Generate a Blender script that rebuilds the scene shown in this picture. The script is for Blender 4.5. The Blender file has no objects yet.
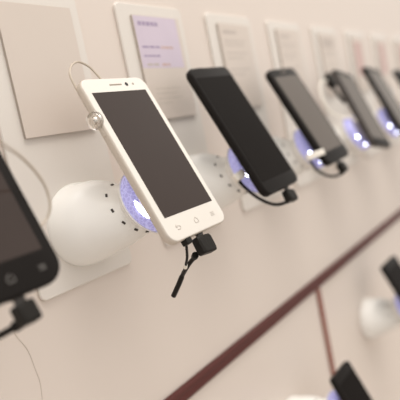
import bpy, bmesh, math, random
from mathutils import Vector, Matrix
from mathutils.bvhtree import BVHTree
random.seed(4)
H = 1.30                                   # height of the display row above the shop floor
COL = bpy.context.scene.collection
TILT = 0.4118                              # every handset leans back by this much
AX = Vector((0, -math.sin(TILT), -math.cos(TILT)))     # down along a handset
NR = Vector((0, -math.cos(TILT), math.sin(TILT)))      # out of a handset's face
SP = 0.156                                 # spacing of the row
YC = -0.0719                               # how far a handset's face centre stands off the wall

# ------------------------------------------------------------------ materials
def mat(name, col, rough=.5, spec=.5, metal=0, var=.04, scale=30., bump=0, coat=0, trans=0, ior=1.45, emit=None, estr=0):
    m = bpy.data.materials.new(name); m.use_nodes = True
    nt = m.node_tree; b = nt.nodes['Principled BSDF']
    b.inputs['Roughness'].default_value = rough; b.inputs['Metallic'].default_value = metal
    b.inputs['Specular IOR Level'].default_value = spec; b.inputs['IOR'].default_value = ior
    b.inputs['Coat Weight'].default_value = coat; b.inputs['Transmission Weight'].default_value = trans
    tc = nt.nodes.new('ShaderNodeTexCoord'); ns = nt.nodes.new('ShaderNodeTexNoise')
    ns.inputs['Scale'].default_value = scale; ns.inputs['Detail'].default_value = 3
    nt.links.new(tc.outputs['Object'], ns.inputs['Vector'])
    mx = nt.nodes.new('ShaderNodeMix'); mx.data_type = 'RGBA'
    mx.inputs[6].default_value = (*[c*(1-var) for c in col], 1); mx.inputs[7].default_value = (*[min(1, c*(1+var)) for c in col], 1)
    nt.links.new(ns.outputs['Fac'], mx.inputs[0]); nt.links.new(mx.outputs[2], b.inputs['Base Color'])
    if bump:
        bp = nt.nodes.new('ShaderNodeBump'); bp.inputs['Strength'].default_value = bump; bp.inputs['Distance'].default_value = .001
        nt.links.new(ns.outputs['Fac'], bp.inputs['Height']); nt.links.new(bp.outputs['Normal'], b.inputs['Normal'])
    if emit:
        b.inputs['Emission Color'].default_value = (*emit, 1); b.inputs['Emission Strength'].default_value = estr
    return m
M = {}
M['wall'] = mat('warm_white_wall_panel', (.715, .635, .575), .34, .5, var=.015, scale=3)
M['acrylic'] = mat('milky_acrylic', (.735, .69, .64), .22, .5, var=.01, scale=5)
M['sheet'] = mat('printed_card', (.65, .575, .515), .35, .5, var=.03, scale=14)
M['edge_shade'] = mat('card_edge_shade', (.42, .36, .31), .5)  # shade along the sides of each print, put into the colour
M['lilac'] = mat('lilac_print', (.62, .54, .635), .3, var=.06, scale=25)
M['ink'] = mat('grey_ink', (.50, .44, .40), .5)
M['faint_ink'] = mat('faint_ink', (.58, .52, .46), .5)
M['blue_ink'] = mat('violet_ink', (.36, .29, .42), .5)
M['red_ink'] = mat('red_ink', (.56, .40, .37), .5)
M['pink'] = mat('pink_print', (.58, .40, .37), .4)
M['rail'] = mat('dark_red_lacquer', (.095, .028, .024), .38, .25, var=.1, scale=8)
M['strip'] = mat('red_brown_strip', (.27, .105, .078), .4, .5, var=.1)
M['stand'] = mat('white_stand_plastic', (.88, .865, .83), .22, .5, var=.01)
M['slot'] = mat('dark_slot', (.05, .04, .035), .7)
M['white'] = mat('white_phone_shell', (.76, .71, .64), .3, .5, var=.01)
M['white_face'] = mat('white_phone_face', (.74, .70, .645), .2, .5, var=.01)
M['pearl'] = mat('pearl_phone_side', (.60, .54, .47), .3, .5, metal=.25, var=.02)
M['screen'] = mat('dark_screen_glass', (.043, .031, .027), .12, .22, var=.05)
M['black_screen'] = mat('black_screen_glass', (.013, .011, .010), .2, .3, var=.05, ior=1.1)
M['grey_screen'] = mat('grey_brown_screen_glass', (.10, .082, .068), .2, .25, var=.05)
M['black'] = mat('black_phone_shell', (.013, .011, .010), .35, .4, ior=1.22)
M['black_face'] = mat('black_phone_face', (.013, .011, .010), .3, .3, ior=1.22)
M['char'] = mat('charcoal_shell', (.05, .042, .037), .4, .5)
M['rubber'] = mat('black_rubber', (.014, .012, .010), .45, .2, bump=.2, scale=400)
M['lens'] = mat('lens_glass', (.01, .01, .012), .1)
M['mesh'] = mat('grille_metal', (.32, .27, .22), .4, metal=.5)
M['key'] = mat('silver_key_print', (.52, .47, .42), .4)
M['dimkey'] = mat('dim_key_print', (.17, .16, .15), .4)
M['steel'] = mat('bright_steel', (.75, .72, .68), .15, metal=1)
M['glass'] = mat('clear_plastic', (1, .99, .97), .03, var=0, trans=1, ior=1.47)
M['clearwire'] = mat('clear_coated_wire', (.50, .43, .35), .3, var=.03)
M['pad'] = mat('grey_mount_pad', (.27, .25, .33), .4)
M['plugwhite'] = mat('ivory_plug', (.88, .84, .76), .35)
M['led'] = mat('led_white', (.9, .9, 1), .4, emit=(.82, .84, 1.0), estr=12)
def ring_mat():
    m = bpy.data.materials.new('violet_lit_acrylic'); m.use_nodes = True
    nt = m.node_tree; b = nt.nodes['Principled BSDF']
    b.inputs['Base Color'].default_value = (.38, .37, .66, 1); b.inputs['Roughness'].default_value = .12
    tc = nt.nodes.new('ShaderNodeTexCoord'); vo = nt.nodes.new('ShaderNodeTexVoronoi'); vo.feature = 'DISTANCE_TO_EDGE'
    vo.inputs['Scale'].default_value = 330
    nt.links.new(tc.outputs['Object'], vo.inputs['Vector'])
    rp = nt.nodes.new('ShaderNodeValToRGB'); e = rp.color_ramp.elements
    e[0].position = 0; e[0].color = (.62, .62, .95, 1); e[1].position = .16; e[1].color = (.22, .21, .52, 1)
    nt.links.new(vo.outputs['Distance'], rp.inputs['Fac'])
    nt.links.new(rp.outputs['Color'], b.inputs['Emission Color']); b.inputs['Emission Strength'].default_value = .42
    return m
M['ring'] = ring_mat()

# ------------------------------------------------------------------ mesh helpers
def link(name, bm, m, parent=None, loc=(0, 0, 0), smooth=True, ang=40):
    bmesh.ops.recalc_face_normals(bm, faces=bm.faces)
    me = bpy.data.meshes.new(name); bm.to_mesh(me); bm.free()
    for k in (m if isinstance(m, list) else [m]): me.materials.append(M[k])
    if smooth:
        me.polygons.foreach_set('use_smooth', [True]*len(me.polygons))
        me.set_sharp_from_angle(angle=math.radians(ang))
    o = bpy.data.objects.new(name, me); COL.objects.link(o); o.location = loc
    if parent: o.parent = parent
    return o
def tag(o, label, cat, group=None):
    o['label'] = label; o['category'] = cat
    if group: o['group'] = group
    return o
def thing(name, label, cat, mw, group=None):
    o = bpy.data.objects.new(name, None); COL.objects.link(o); o.empty_display_size = .02
    o.matrix_world = mw
    return tag(o, label, cat, group)
def loft(bm, rings, cap=True, closed=True):
    vs = [[bm.verts.new(p) for p in r] for r in rings]
    n = len(rings[0])
    for a, b in zip(vs, vs[1:]):
        for i in range(n if closed else n-1):
            bm.faces.new((a[i], a[(i+1) % n], b[(i+1) % n], b[i]))
    if cap:
        bm.faces.new(list(reversed(vs[0]))); bm.faces.new(vs[-1])
    return vs
def rrect(x0, x1, y0, y1, r, z, n=7):
    pts = []
    r = max(r, 1e-5)
    for cx, cy, a0 in ((x1-r, y1-r, 0), (x0+r, y1-r, 90), (x0+r, y0+r, 180), (x1-r, y0+r, 270)):
        for i in range(n+1):
            a = math.radians(a0+90*i/n); pts.append((cx+r*math.cos(a), cy+r*math.sin(a), z))
    return pts
def plate(bm, x0, x1, y0, y1, z0, z1, r=.001, bev=.0003):
    bev = min(bev, abs(z1-z0)*.45)
    f = lambda i, z: rrect(x0+i, x1-i, y0+i, y1-i, max(r-i, 1e-5), z)
    loft(bm, [f(bev, z0), f(0, z0+bev), f(0, z1-bev), f(bev, z1)])
    return bm
def box(bm, lo, hi, bev=0):
    r = bmesh.ops.create_cube(bm, size=1)
    for v in r['verts']:
        v.co = Vector([lo[i]+(v.co[i]+.5)*(hi[i]-lo[i]) for i in range(3)])
    if bev:
        es = list({e for v in r['verts'] for e in v.link_edges})
        bmesh.ops.bevel(bm, geom=es, offset=bev, segments=3, affect='EDGES', profile=.5)
    return bm
def smoothpath(pts, sub=8):
    P = [Vector(p) for p in pts]; out = []
    for i in range(len(P)-1):
        p0 = P[max(i-1, 0)]; p1 = P[i]; p2 = P[i+1]; p3 = P[min(i+2, len(P)-1)]
        for k in range(sub):
            t = k/sub
            out.append(.5*((2*p1)+(p2-p0)*t+(2*p0-5*p1+4*p2-p3)*t*t+(3*p1-p0-3*p2+p3)*t**3))
    return out+[P[-1]]
def tube(bm, pts, r, n=10, sub=8, smooth=True):
    P = smoothpath(pts, sub) if smooth else [Vector(p) for p in pts]
    rr = r if callable(r) else (lambda t: r)
    t0 = (P[1]-P[0]).normalized(); up = Vector((0, 0, 1)) if abs(t0.z) < .9 else Vector((1, 0, 0))
    nv = t0.cross(up).normalized(); rings = []
    for i, p in enumerate(P):
        t = (P[min(i+1, len(P)-1)]-P[max(i-1, 0)]).normalized()
        nv = (nv-t*nv.dot(t)).normalized(); bv = t.cross(nv)
        q = rr(i/(len(P)-1))
        rings.append([p+(nv*math.cos(2*math.pi*k/n)+bv*math.sin(2*math.pi*k/n))*q for k in range(n)])
    loft(bm, rings); return bm
def lathe(bm, prof, axis_fn, n=48, cap=True):
    # prof: list of (r, d); axis_fn(r, ang, d) -> point
    loft(bm, [[axis_fn(r, 2*math.pi*k/n, d) for k in range(n)] for r, d in prof], cap)
    return bm
zl = lambda r, a, d: (r*math.cos(a), r*math.sin(a), d)

# ------------------------------------------------------------------ the setting
def struct(name, bm, m, **k):
    o = link(name, bm, m, **k); o['kind'] = 'structure'; return o
b = bmesh.new(); box(b, (-1.6, 0, H-.2385), (3.6, .06, H+.95)); wall = struct('wall_back', b, 'wall', smooth=False)
b = bmesh.new(); box(b, (-1.6, 0, 0), (.3855, .06, H-.2415)); struct('wall_lower_left', b, 'wall', smooth=False)
b = bmesh.new(); box(b, (.3945, 0, 0), (3.6, .06, H-.2415)); struct('wall_lower_right', b, 'wall', smooth=False)
b = bmesh.new()
prof = [(0, .0078), (-.0030, .0078), (-.0046, .0060), (-.0052, .0030), (-.0040, .0010), (-.0040, -.0006), (-.0052, -.0026), (-.0048, -.0062), (-.0030, -.0078), (0, -.0078)]
loft(b, [[(x, y-.0002, H-.2400+z) for y, z in prof] for x in (-1.6, 3.6)])
struct('trim_1', b, 'rail', ang=60)
b = bmesh.new(); plate(b, .3845, .3955, 0, .6, 0, .0035, .0008, .0008)
for v in b.verts: v.co = Vector((v.co.x, -v.co.z-.0002, H-.2480-v.co.y))
struct('trim_2', b, 'strip')
b = bmesh.new(); box(b, (-1.6, -3.2, -.05), (3.6, .06, 0)); M['floor'] = mat('pale_shop_floor', (.50, .45, .40), .35, var=.05, scale=2)
struct('floor', b, 'floor', smooth=False)

# ------------------------------------------------------------------ cards on the wall
def panel(k, label, kind):
    x0 = -.0842+k*SP; w = .1057
    root = thing('acrylic_panel', label, 'panel', Matrix.Translation((x0, .0002, H-.0965)), 'acrylic panels along the wall')
    def up(bm):
        for v in bm.verts: v.co = Vector((v.co.x, -v.co.z, v.co.y))
        return bm
    link('backing', up(plate(bmesh.new(), 0, w, 0, .2391, 0, .0034, .006, .0008)), 'acrylic', root)
    # a print in a slim holder, its sides coloured dark as a shadow line
    s0, s1, t0, t1 = .0187, .0942, .1238, .2273
    f = link('print_holder', up(plate(bmesh.new(), s0, s1, t0, t1, .0033, .0058, .0006, .0001)), 'edge_shade', root)
    sh = link('printed_sheet', up(plate(bmesh.new(), s0, s1, t0, t1, .0057, .0060, .0006, .00005)), 'sheet', root)
    def bars(name, rows, m):
        bm = bmesh.new()
        for y, a, c, h in rows:                      # y down from the sheet's top, a..c across
            x = a
            while x < c:
                e = min(c, x+random.uniform(.004, .010))
                plate(bm, s0+x, s0+e, t1-y-h, t1-y, .00598, .0061, .0003, .00003)
                x = e+.0012
        link(name, up(bm), m, sh)
    if kind == 'lilac':
        link('printed_picture', up(plate(bmesh.new(), s0+.0006, s0+.070, t1-.052, t1-.0006, .00598, .00606, .0008, .00002)), 'lilac', sh)
        for y, a, c, h, m in ((.006, .006, .038, .0040, 'blue_ink'), (.030, .006, .034, .0022, 'blue_ink'), (.030, .036, .056, .0026, 'red_ink'),
                              (.039, .006, .032, .0020, 'blue_ink'), (.0475, .008, .028, .0022, 'ink'), (.0475, .032, .046, .0026, 'red_ink')):
            bars('printed_text', [(y, a, c, h)], m)
        bars('printed_text', [(.072, .014, .054, .0014), (.077, .014, .050, .0014), (.082, .014, .056, .0014), (.087, .014, .036, .0014)], 'faint_ink')
    elif kind == 'grey':
        bars('printed_text', [(.008, .008, .040, .004), (.020, .008, .060, .0016), (.025, .008, .056, .0016), (.035, .008, .060, .0016), (.041, .008, .048, .0016), (.055, .008, .058, .0016), (.061, .008, .044, .0016)], 'ink')
    elif kind == 'dark':
        bars('printed_text', [(.008, .010, .060, .016), (.030, .010, .062, .002), (.036, .010, .058, .002)], 'ink')
        bars('printed_text', [(.048, .012, .060, .002), (.054, .012, .056, .002), (.06, .012, .050, .002)], 'faint_ink')
    elif kind == 'pink':
        link('printed_picture', up(plate(bmesh.new(), s0+.010, s0+.050, t1-.075, t1-.010, .00598, .00606, .0008, .00002)), 'pink', sh)
        bars('printed_text', [(.014, .014, .046, .010), (.032, .014, .046, .005)], 'red_ink')
    return root
panel(0, 'large blank acrylic card panel on the wall left of the white phone', 'blank')
panel(1, 'acrylic panel with lilac tinted print, behind the top of the white phone', 'lilac')
panel(2, 'acrylic panel with grey text lines, above the large black phone right of the white one', 'grey')
panel(3, 'acrylic panel with pale text, above the black phone with the grey-brown screen', 'grey')
panel(4, 'acrylic panel with a dark heading block, fourth card from the blank one', 'dark')
panel(5, 'acrylic panel with pinkish print, nearest to the dark-headed card on its right', 'pink')
panel(6, 'acrylic panel with red-headed print, second pink card from the dark-headed one', 'pink')
panel(7, 'acrylic panel with red-headed print, last card at the right edge', 'pink')

# ------------------------------------------------------------------ display stands
def make_stand(x, z, label, strip=6, thick=.0014):
    root = thing('display_stand', label, 'stand', Matrix.Translation((x, 0, H+z)), 'white display stands')
    c1 = Vector((.0235, -.070, .0130))                       # centre of the ring's middle plane
    Xv = Vector((1, 0, 0)); n0 = Vector((0, -1, 0))
    def frame(n):
        n = n.normalized(); u = Xv; v = u.cross(n).normalized() * -1
        return u, n.cross(u), n
    def circ(c, n, r, N=56):
        u, v, n = frame(n)
        return [c+(u*math.cos(2*math.pi*k/N)+v*math.sin(2*math.pi*k/N))*r for k in range(N)]
    neck = c1-NR*.018; col = c1-NR*.010
    secs = [(Vector((0, -.0003, 0)), n0, .0335), (Vector((0, -.0020, 0)), n0, .0348), (Vector((.0005, -.007, 0)), n0, .0346), (Vector((.0018, -.0135, .0003)), n0, .0336)]
    A, B = Vector((.0042, -.020, .0016)), neck-NR*.004
    for i in range(0, 7):
        t = i/6; s = t*t*(3-2*t)
        secs.append((A.lerp(B, t), n0.lerp(NR, t*t*(3-2*t)), .0326*(1-t)+.0203*t+.0020*t*(1-t)))
    secs += [(neck, NR, .0218), (neck+NR*.003, NR, .0244), (neck+NR*.006, NR, .0273), (col-NR*.0003, NR, .0290), (col+NR*.0004, NR, .0288), (col+NR*.0005, NR, .0270)]
    b = bmesh.new(); loft(b, [circ(*s) for s in secs]); b.normal_update(); tree = BVHTree.FromBMesh(b)
    arm = link('arm', b, 'stand', root, ang=55)
    hn = (Matrix.Rotation(-.12, 3, 'X') @ NR).normalized(); hc = c1-NR*.0252+Vector((0, 0, -.0005))
    u, v, n = frame(hn)
    for k in range(12):                                      # vent slots round the neck
        a = math.radians(15+30*k); d = u*math.cos(a)+v*math.sin(a)
        hit = tree.ray_cast(hc+d*.06, -d)[0] or hc+d*.022
        nr_ = tree.find_nearest(hit)[1]; d = nr_ if nr_.dot(d) > 0 else -nr_
        t = hn.cross(d).normalized(); n = d.cross(t)
        b = bmesh.new(); box(b, (-.0016, -.0009, -.001), (.0016, .0009, .0006), .0003)
        b.transform(Matrix.Translation(hit) @ Matrix((t, n, d)).transposed().to_4x4())
        link('vent_slot', b, 'slot', arm)
    mw = Matrix((Xv, -AX, NR)).transposed().to_4x4(); mw.translation = c1
    ring = bmesh.new()
    lathe(ring, [(.0276, -.0098), (.0283, -.0082), (.0283, -.0050), (.0272, -.0016), (.0252, .0008), (.0226, .0016), (.0150, .0016)], zl)
    ring.transform(mw); rg = link('light_ring', ring, 'ring', root, ang=50)
    for a, hw in ((198, strip), (240, 4), (282, 4), (324, 4), (6, 4), (48, 4)):                       # short lit strips set in the ring
        b = bmesh.new()
        pts = []
        for q in range(9):
            g = math.radians(a-hw+2*hw*q/8); pts.append(mw @ Vector(((.0262-thick*.3)*math.cos(g), (.0262-thick*.3)*math.sin(g), -.0004)))
        tube(b, pts, lambda t: thick*math.sqrt(max(.08, 1-(2*t-1)**2)), 8, smooth=False)
        link('led', b, 'led', rg)
    b = bmesh.new(); lathe(b, [(.0205, -.002), (.0205, .0074), (.0190, .0080)], zl); b.transform(mw)
    link('mount_pad', b, 'pad', root)
    return root
ZB = -.0485
def sx(k, d=0): return k*SP-.0295+d
make_stand(sx(-1), ZB, 'white stand behind the cropped black phone at the left edge')
make_stand(sx(0), ZB, 'large white stand with vent holes holding the white phone, beside the left edge phone', 20, .0021)
make_stand(sx(1, .006), ZB, 'white stand behind the large black phone, next to the white phone')
make_stand(sx(2, .009), ZB, 'white stand behind the black phone with the grey-brown screen')
make_stand(sx(3, .028), ZB, 'white stand behind the slim phone with the looped white wire')
make_stand(sx(4, .042), ZB, 'white stand behind the second phone from the right edge')
make_stand(sx(5, .060), ZB, 'white stand behind the phone cut off at the right edge of the upper row')
make_stand(.245, -.380, 'white stand below the red rail, cut off at the bottom edge')
make_stand(.562, -.362, 'white stand below the red rail at the right edge')

# ------------------------------------------------------------------ handsets
def phone_matrix(cx, zc=0., yc=YC, L=.14, T=.0075, roll=0., tilt=TILT, v=0.):
    a = Vector((0, -math.sin(tilt), -math.cos(tilt))); n = Vector((0, -math.cos(tilt), math.sin(tilt)))
    R = Matrix((Vector((1, 0, 0)), -a, n)).transposed().to_4x4() @ Matrix.Rotation(-roll, 4, 'Z')
    c = Vector((cx, yc, H+zc))+a*v                         # centre of the face
    return Matrix.Translation(c) @ R @ Matrix.Translation((0, -L/2, -T))
def make_phone(label, mw, W, L, T=.0075, r=.009, side='black', face='black_face', scr='screen', sm=(.0055, .0055, .014, .016),
               key='dimkey', keys=(), speaker=True, cam=True, power=False, rim=None):
    root = thing('smartphone', label, 'phone', mw, 'phones on show along the wall')
    x0, x1 = -W/2, W/2
    f = lambda i, z: rrect(x0+i, x1-i, i, L-i, r-i*.6, z, 9)
    b = bmesh.new(); loft(b, [f(.0030, 0), f(.0014, .0003), f(.0005, .0012), f(0, .0028), f(0, T-.0018), f(.0004, T-.0007), f(.0012, T-.0001)])
    body = link('body', b, side, root, ang=50)
    b = bmesh.new(); g = lambda i, z: rrect(x0+i, x1-i, i, L-i, r-i, z, 9)
    loft(b, [g(.0008, T-.0008), g(.0007, T-.0002), g(.0010, T+.0001), g(.0015, T+.0002)])
    fp = link('front_panel', b, face, root, ang=50)
    l_, r_, t_, b_ = sm
    link('screen', plate(bmesh.new(), x0+l_, x1-r_, b_, L-t_, T, T+.0004, .0005, .00008), scr, root)
    if speaker:
        link('speaker_grille', plate(bmesh.new(), -.0078, .0066, L-t_*.52-.0006, L-t_*.52+.0006, T, T+.00045, .0006, .0001), 'mesh', root)
    if cam:
        b = bmesh.new(); lathe(b, [(.0017, T), (.0017, T+.0005), (.0013, T+.0006)], zl, 20)
        b.transform(Matrix.Translation((.0126, L-t_*.52, 0))); link('front_camera', b, 'lens', root)
        b = bmesh.new(); lathe(b, [(.0009, T), (.0009, T+.00045), (.0006, T+.0005)], zl, 16)
        b.transform(Matrix.Translation((.0208, L-t_*.52, 0))); link('proximity_sensor', b, 'mesh', root)
    zt = T+.00025; ky = b_*.50
    for u, kind in keys:
        b = bmesh.new()
        if kind == 'back':
            tube(b, [(u-.0026, ky+.0012, zt), (u+.0010, ky+.0012, zt), (u+.0024, ky, zt), (u+.0010, ky-.0014, zt), (u-.0018, ky-.0014, zt)], .00032, 6)
            tube(b, [(u-.0014, ky+.0024, zt), (u-.0028, ky+.0012, zt), (u-.0014, ky, zt)], .00032, 6, smooth=False)
        elif kind == 'home':
            tube(b, [(u-.0022, ky-.0018, zt), (u-.0022, ky+.0008, zt), (u, ky+.0026, zt), (u+.0022, ky+.0008, zt), (u+.0022, ky-.0018, zt), (u-.0022, ky-.0018, zt)], .00032, 6, smooth=False)
        else:
            for q in (-.0013, 0, .0013): tube(b, [(u-.0022, ky+q, zt), (u+.0022, ky+q, zt)], .00028, 6, smooth=False)
        link('touch_key', b, key, root)
    if power:
        link('power_button', box(bmesh.new(), (-.017, L-.0006, T*.3), (-.006, L+.0012, T*.75), .0004), side, root)
    link('volume_button', box(bmesh.new(), (x0-.0006, L*.66, T*.32), (x0+.0006, L*.80, T*.62), .0003), side, root)
    # socket in the bottom edge
    link('charging_port', plate(bmesh.new(), -.0042, .0042, -.0003, .0006, T*.30, T*.62, .0002, .0001), 'slot', root)
    return root
k3 = lambda s: ((-s, 'back'), (0, 'home'), (s, 'menu'))
make_phone('large black phone cut off by the left edge, nearest to the viewer', phone_matrix(-.156-.0122, L=.140, v=-.003), .0710, .140, r=.014,
           side='black', face='black_face', scr='screen', sm=(.0080, .0080, .015, .0205), keys=k3(.0215))
make_phone('white phone with dark screen in the middle of the upper row', phone_matrix(-.0004, L=.1440, v=.0036), .0770, .1440, T=.0080, r=.0092,
           side='pearl', face='white_face', scr='screen', sm=(.0067, .0063, .0133, .0200), key='key', keys=k3(.0231))
make_phone('large all-black phone just right of the white phone', phone_matrix(SP-.0046, L=.146, v=-.0036, roll=-.03), .0750, .146, T=.0085, r=.0085,
           side='black', face='black_face', scr='black_screen', sm=(.0035, .0035, .012, .014), speaker=False, cam=False, power=True)
make_phone('black phone with grey-brown screen, second to the right of the white phone', phone_matrix(2*SP+.0035, L=.137, v=-.0040, roll=-.035), .0785, .137, T=.0085, r=.0105,
           side='black', face='black_face', scr='grey_screen', sm=(.0065, .0045, .012, .016))
make_phone('slim grey phone beside the looped white wire, third right of the white phone', phone_matrix(3*SP+.0385, L=.136, v=.0035, roll=.22), .062, .136, T=.0086, r=.006,
           side='char', face='black_face', scr='grey_screen', sm=(.003, .003, .009, .012))
make_phone('black phone with pale brown screen, second from the right edge in the upper row', phone_matrix(4*SP+.0400, L=.138, v=.0005, roll=.14), .068, .138, T=.0086, r=.007,
           side='black', face='black_face', scr='grey_screen', sm=(.005, .004, .010, .014))
make_phone('dark phone cut off at the right edge of the upper row', phone_matrix(5*SP+.0640, L=.130, v=.004, roll=.06), .068, .130, T=.0086, r=.008,
           side='black', face='black_face', scr='black_screen', sm=(.005, .004, .010, .014))
make_phone('black phone below the red rail, at the bottom edge beside the red strip', phone_matrix(.280, zc=-.374, yc=-.0899, L=.125), .054, .125, T=.0085, r=.005, speaker=False, cam=False,
           side='black', face='black_face', scr='black_screen', sm=(.004, .004, .012, .014))
make_phone('black phone below the red rail at the right edge', phone_matrix(.5735, zc=-.322, yc=-.0776, L=.130), .070, .130, T=.0085, r=.006, speaker=False, cam=False,
           side='black', face='black_face', scr='black_screen', sm=(.005, .004, .012, .014))

# ------------------------------------------------------------------ leads and tethers
def W(p): return Vector((p[0], p[1], p[2]+H))
def lead(label, x, plug_uv, pts, r=.0014, size=(.0085, .0080, .0045), white=None, roll=0, sleeve=False, tip_v=None):
    """right-angled plug under a handset and the lead that leaves it"""
    u, v = plug_uv
    c = Vector((x, YC, H))+Vector((u, 0, 0))+AX*v-NR*.0042
    mw = Matrix((Vector((1, 0, 0)), -AX, NR)).transposed().to_4x4(); mw.translation = c
    mw = mw @ Matrix.Rotation(roll, 4, 'Z')
    root = thing('charging_lead', label, 'cable', mw, 'black leads plugged into the phones')
    a, b_, d = size
    bm = bmesh.new(); loft(bm, [rrect(-a+i, a-i, -b_+i, b_-i, .0022, z) for i, z in ((.0012, -d), (0, -d+.0012), (0, d-.0012), (.0012, d))])
    pl = link('plug', bm, 'rubber', root)
    link('plug_tip', box(bmesh.new(), (-.0034, b_-.0005, -.0012), (.0034, b_+(.0036 if tip_v is None else tip_v), .0012), .0003), 'char', pl)
    inv = mw.inverted()
    P = [inv @ W(p) for p in pts]
    bm = bmesh.new(); tube(bm, P, r, 10); link('lead', bm, 'rubber', root)
    d0 = (P[1]-P[0]).normalized()
    bm = bmesh.new()
    for i in range(3): tube(bm, [P[0]+d0*(.0016*i-.001), P[0]+d0*(.0016*i+.0002)], r*1.55, 10, smooth=False)
    link('strain_relief', bm, 'rubber', root)
    if sleeve:
        bm = bmesh.new(); tube(bm, [P[-3].lerp(P[-2], .2), P[-2], P[-1]], r*1.22, 10); link('end_sleeve', bm, 'rubber', root)
    if white:
        bm = bmesh.new(); q0, q1 = inv @ W(white[0]), inv @ W(white[1]); dd = (q1-q0)
        z = dd.normalized(); xx = z.cross(Vector((0, 1, 0))).normalized(); yy = z.cross(xx)
        box(bm, (-.0038, -.0038, 0), (.0038, .0038, dd.length), .0009)
        m4 = Matrix((xx, yy, z)).transposed().to_4x4(); m4.translation = q0; bm.transform(m4)
        link('socket_block', bm, 'plugwhite', root)
    return root
lead('black lead and square plug under the cropped phone at the left edge', -.156, (-.0105, .0762),
     [(-.1685, -.093, -.0772), (-.172, -.0868, -.0798), (-.176, -.0787, -.0824), (-.186, -.0700, -.0830)], r=.0020, size=(.0062, .0062, .0045), tip_v=.0045)
lead('short black lead and right-angled plug hanging under the white phone', 0, (-.0006, .0850),
     [(-.0050, -.0945, -.0866), (-.002, -.0905, -.0893), (0, -.0828, -.0946), (.002, -.0727, -.1037), (.003, -.0645, -.1136), (.004, -.0566, -.1225)],
     r=.0018, size=(.0085, .0072, .0042), sleeve=True, roll=-.10)
lead('black lead looping from the large all-black phone back to its lit ring', SP, (.0070, .0782),
     [(.1605, -.0985, -.0775), (.156, -.0937, -.0794), (.15, -.0878, -.0786), (.144, -.0816, -.0741), (.138, -.074, -.0659), (.130, -.0722, -.0583), (.1245, -.0697, -.0510), (.1225, -.0685, -.0460)],
     r=.0017, size=(.0075, .0062, .0042), white=((.1185, -.0662, -.0445), (.1290, -.0715, -.0405)), roll=-.2)
lead('black lead looping under the phone with the grey-brown screen', 2*SP, (.0090, .0735),
     [(.321, -.0970, -.0752), (.314, -.0904, -.0778), (.306, -.0823, -.0747), (.290, -.0790, -.0660), (.279, -.0790, -.0575), (.2740, -.0772, -.0490)],
     r=.0017, size=(.0062, .0068, .0042), white=((.2715, -.0755, -.0470), (.2840, -.0930, -.0433)), roll=.1)

def tether(label, pts, r, m='clearwire'):
    p0 = W(pts[0]); root = thing('security_tether', label, 'security cable', Matrix.Translation(p0), None)
    bm = bmesh.new(); tube(bm, [W(p)-p0 for p in pts], r, 8)
    link('wire', bm, m, root)
    return root, p0
t, p0 = tether('clear round sensor and looped thin wire on the white phone\'s upper left edge',
     [(-.0395, -.0535, .0335), (-.0366, -.0496, .0361), (-.0372, -.043, .0512), (-.0363, -.0368, .0655), (-.0326, -.0338, .0722), (-.0259, -.0316, .0773),
      (-.0183, -.0309, .079), (-.011, -.0324, .0754), (-.0075, -.0355, .0690), (-.0058, -.0400, .0600), (-.006, -.0450, .045), (-.010, -.0500, .020), (-.016, -.054, -.0070)], .0009)
pc = W((-.0402, -.0552, .0294))-p0
pm = Matrix((Vector((0, 0, 1)), Vector((0, 1, 0)), Vector((-1, 0, 0)))).transposed().to_4x4(); pm.translation = pc
b = bmesh.new(); lathe(b, [(.0052, -.0030), (.0066, -.0026), (.0070, -.0010), (.0068, .0012), (.0056, .0032), (.0034, .0044), (.0012, .0048)], zl, 32); b.transform(pm)
dm = link('clear_dome', b, 'glass', t)
b = bmesh.new(); lathe(b, [(.0040, -.0024), (.0042, -.0010), (.0026, -.0004), (.0022, .0014), (.0008, .0020)], zl, 24); b.transform(pm)
link('metal_core', b, 'steel', dm)

tether('thin ivory wire arching beside the left edge phone over the big white stand',
     [(-.190, -.100, .0150), (-.183, -.112, .0215), (-.175, -.1158, .0212), (-.165, -.109, .0191), (-.152, -.0985, .0159), (-.142, -.0924, .0116), (-.132, -.0864, .0054), (-.125, -.0828, -.0009), (-.121, -.0818, -.0083),
      (-.12, -.0817, -.016), (-.121, -.0817, -.022), (-.124, -.0805, -.0275), (-.130, -.0815, -.0305), (-.134, -.0830, -.0310)], .0009)
t, p0 = tether('white wire looping round the left side of the slim grey phone',
     [(.450, -.0530, .0440), (.440, -.0450, .0470), (.431, -.0433, .038), (.42, -.0488, .0193), (.42, -.0573, .0005), (.43, -.0666, -.0092), (.442, -.0760, -.0132), (.452, -.0800, -.020)], .0015, 'plugwhite')
b = bmesh.new(); box(b, (-.0075, -.010, -.005), (.0075, .010, .005), .002)
mm = Matrix((Vector((1, 0, 0)), -AX, NR)).transposed().to_4x4(); mm.translation = W((.4530, -.0520, .0440))-p0; b.transform(mm)
link('sensor_block', b, 'rubber', t)
b = bmesh.new(); tube(b, [W(p)-p0 for p in ((.4600, -.0462, .0574), (.4600, -.0521, .0330), (.4640, -.0640, .0092))], .0030, 10); link('sensor_bar', b, 'char', t)

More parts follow.
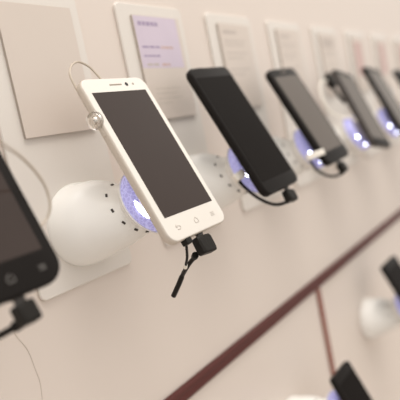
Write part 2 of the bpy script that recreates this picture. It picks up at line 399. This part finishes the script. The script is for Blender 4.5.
# thin strap with its small plug, beside the lead of the white phone
base = W((-.0188, -.0998, -.0716)); t = thing('anti_theft_strap', 'thin black strap with a white tag hanging left of the white phone\'s plug', 'security cable', Matrix.Translation(base))
b = bmesh.new(); box(b, (-.0036, -.0030, -.0030), (.0036, .0030, .0030), .0008)
m4 = Matrix((Vector((1, 0, 0)), -AX, NR)).transposed().to_4x4(); b.transform(m4); link('plug', b, 'rubber', t)
P = [W(p)-base for p in ((-.0188, -.0985, -.0735), (-.018, -.098, -.0763), (-.0145, -.0938, -.0851), (-.0100, -.0878, -.0917), (-.0055, -.0815, -.0984), (-.0030, -.0760, -.1030))]
b = bmesh.new(); tube(b, P, .0011, 8); link('strap', b, 'rubber', t)
b = bmesh.new(); tube(b, [P[3].lerp(P[4], .1), P[3].lerp(P[4], .55)], .0016, 8, smooth=False); link('tag', b, 'plugwhite', t)

b = bmesh.new(); tube(b, [W(p) for p in ((-.112, -.0002, -.100), (-.1108, -.0002, -.1109), (-.1042, -.0002, -.1253), (-.1017, -.0002, -.1421), (-.1006, -.0002, -.1545), (-.1036, -.0002, -.1748))], .0003, 6)
tag(link('thin_wire', b, 'sheet'), 'faint thin wire against the wall under the left edge phone', 'wire')

# ------------------------------------------------------------------ light
def area(name, loc, target, size, power, col):
    l = bpy.data.lights.new(name, 'AREA'); l.shape = 'RECTANGLE'; l.size, l.size_y = size; l.energy = power; l.color = col
    o = bpy.data.objects.new(name, l); COL.objects.link(o); o.location = loc
    o.rotation_euler = (Vector(target)-Vector(loc)).to_track_quat('-Z', 'Y').to_euler(); return o
for lx, pw in ((-.2, 18), (.8, 22)):
    area('ceiling_light_panel', (lx, -.9, H+2.4), (lx*.6+.1, 0, H-.1), (1.5, 1.1), pw, (1, .955, .90))
# the shop around: bright ceiling overhead, paler walls and floor further down
w = bpy.data.worlds.new('shop_interior'); bpy.context.scene.world = w; w.use_nodes = True
nt = w.node_tree; bg = nt.nodes['Background']; bg.inputs['Strength'].default_value = 1
tc = nt.nodes.new('ShaderNodeTexCoord'); sp = nt.nodes.new('ShaderNodeSeparateXYZ'); mr = nt.nodes.new('ShaderNodeMapRange')
mr.inputs[1].default_value = -1; mr.inputs[2].default_value = 1
rp = nt.nodes.new('ShaderNodeValToRGB'); e = rp.color_ramp.elements
nt.links.new(tc.outputs['Generated'], sp.inputs[0]); nt.links.new(sp.outputs[2], mr.inputs[0])
nt.links.new(mr.outputs[0], rp.inputs[0]); nt.links.new(rp.outputs[0], bg.inputs['Color'])
def tint(v): return (v, v*.945, v*.885, 1)
e[0].position, e[0].color = 0, tint(.48); e[1].position, e[1].color = 1, tint(1.30)
for p_, v in ((.46, .52), (.51, .82), (.66, .88), (.74, 1.28)):
    q = e.new(p_); q.color = tint(v)

# ------------------------------------------------------------------ camera
cam = bpy.data.cameras.new('camera'); co = bpy.data.objects.new('camera', cam); COL.objects.link(co)
yaw, pitch, roll = .9469, -.1065, -.2030
fw = Vector((math.sin(yaw)*math.cos(pitch), math.cos(yaw)*math.cos(pitch), math.sin(pitch)))
r = fw.cross(Vector((0, 0, 1))).normalized(); u = r.cross(fw)
cr = r*math.cos(roll)+u*math.sin(roll); cu = u*math.cos(roll)-r*math.sin(roll)
m4 = Matrix((cr, cu, -fw)).transposed().to_4x4(); m4.translation = (-.34490, -.35429, H+.00071)
co.matrix_world = m4
cam.sensor_width = 36; cam.lens = 36*560.56/400; cam.clip_start = .01
cam.dof.use_dof = True; cam.dof.focus_distance = .437; cam.dof.aperture_fstop = 4.6
sc = bpy.context.scene; sc.camera = co
sc.view_settings.view_transform = 'Standard'; sc.view_settings.look = 'None'; sc.view_settings.gamma = 1; sc.view_settings.exposure = .12
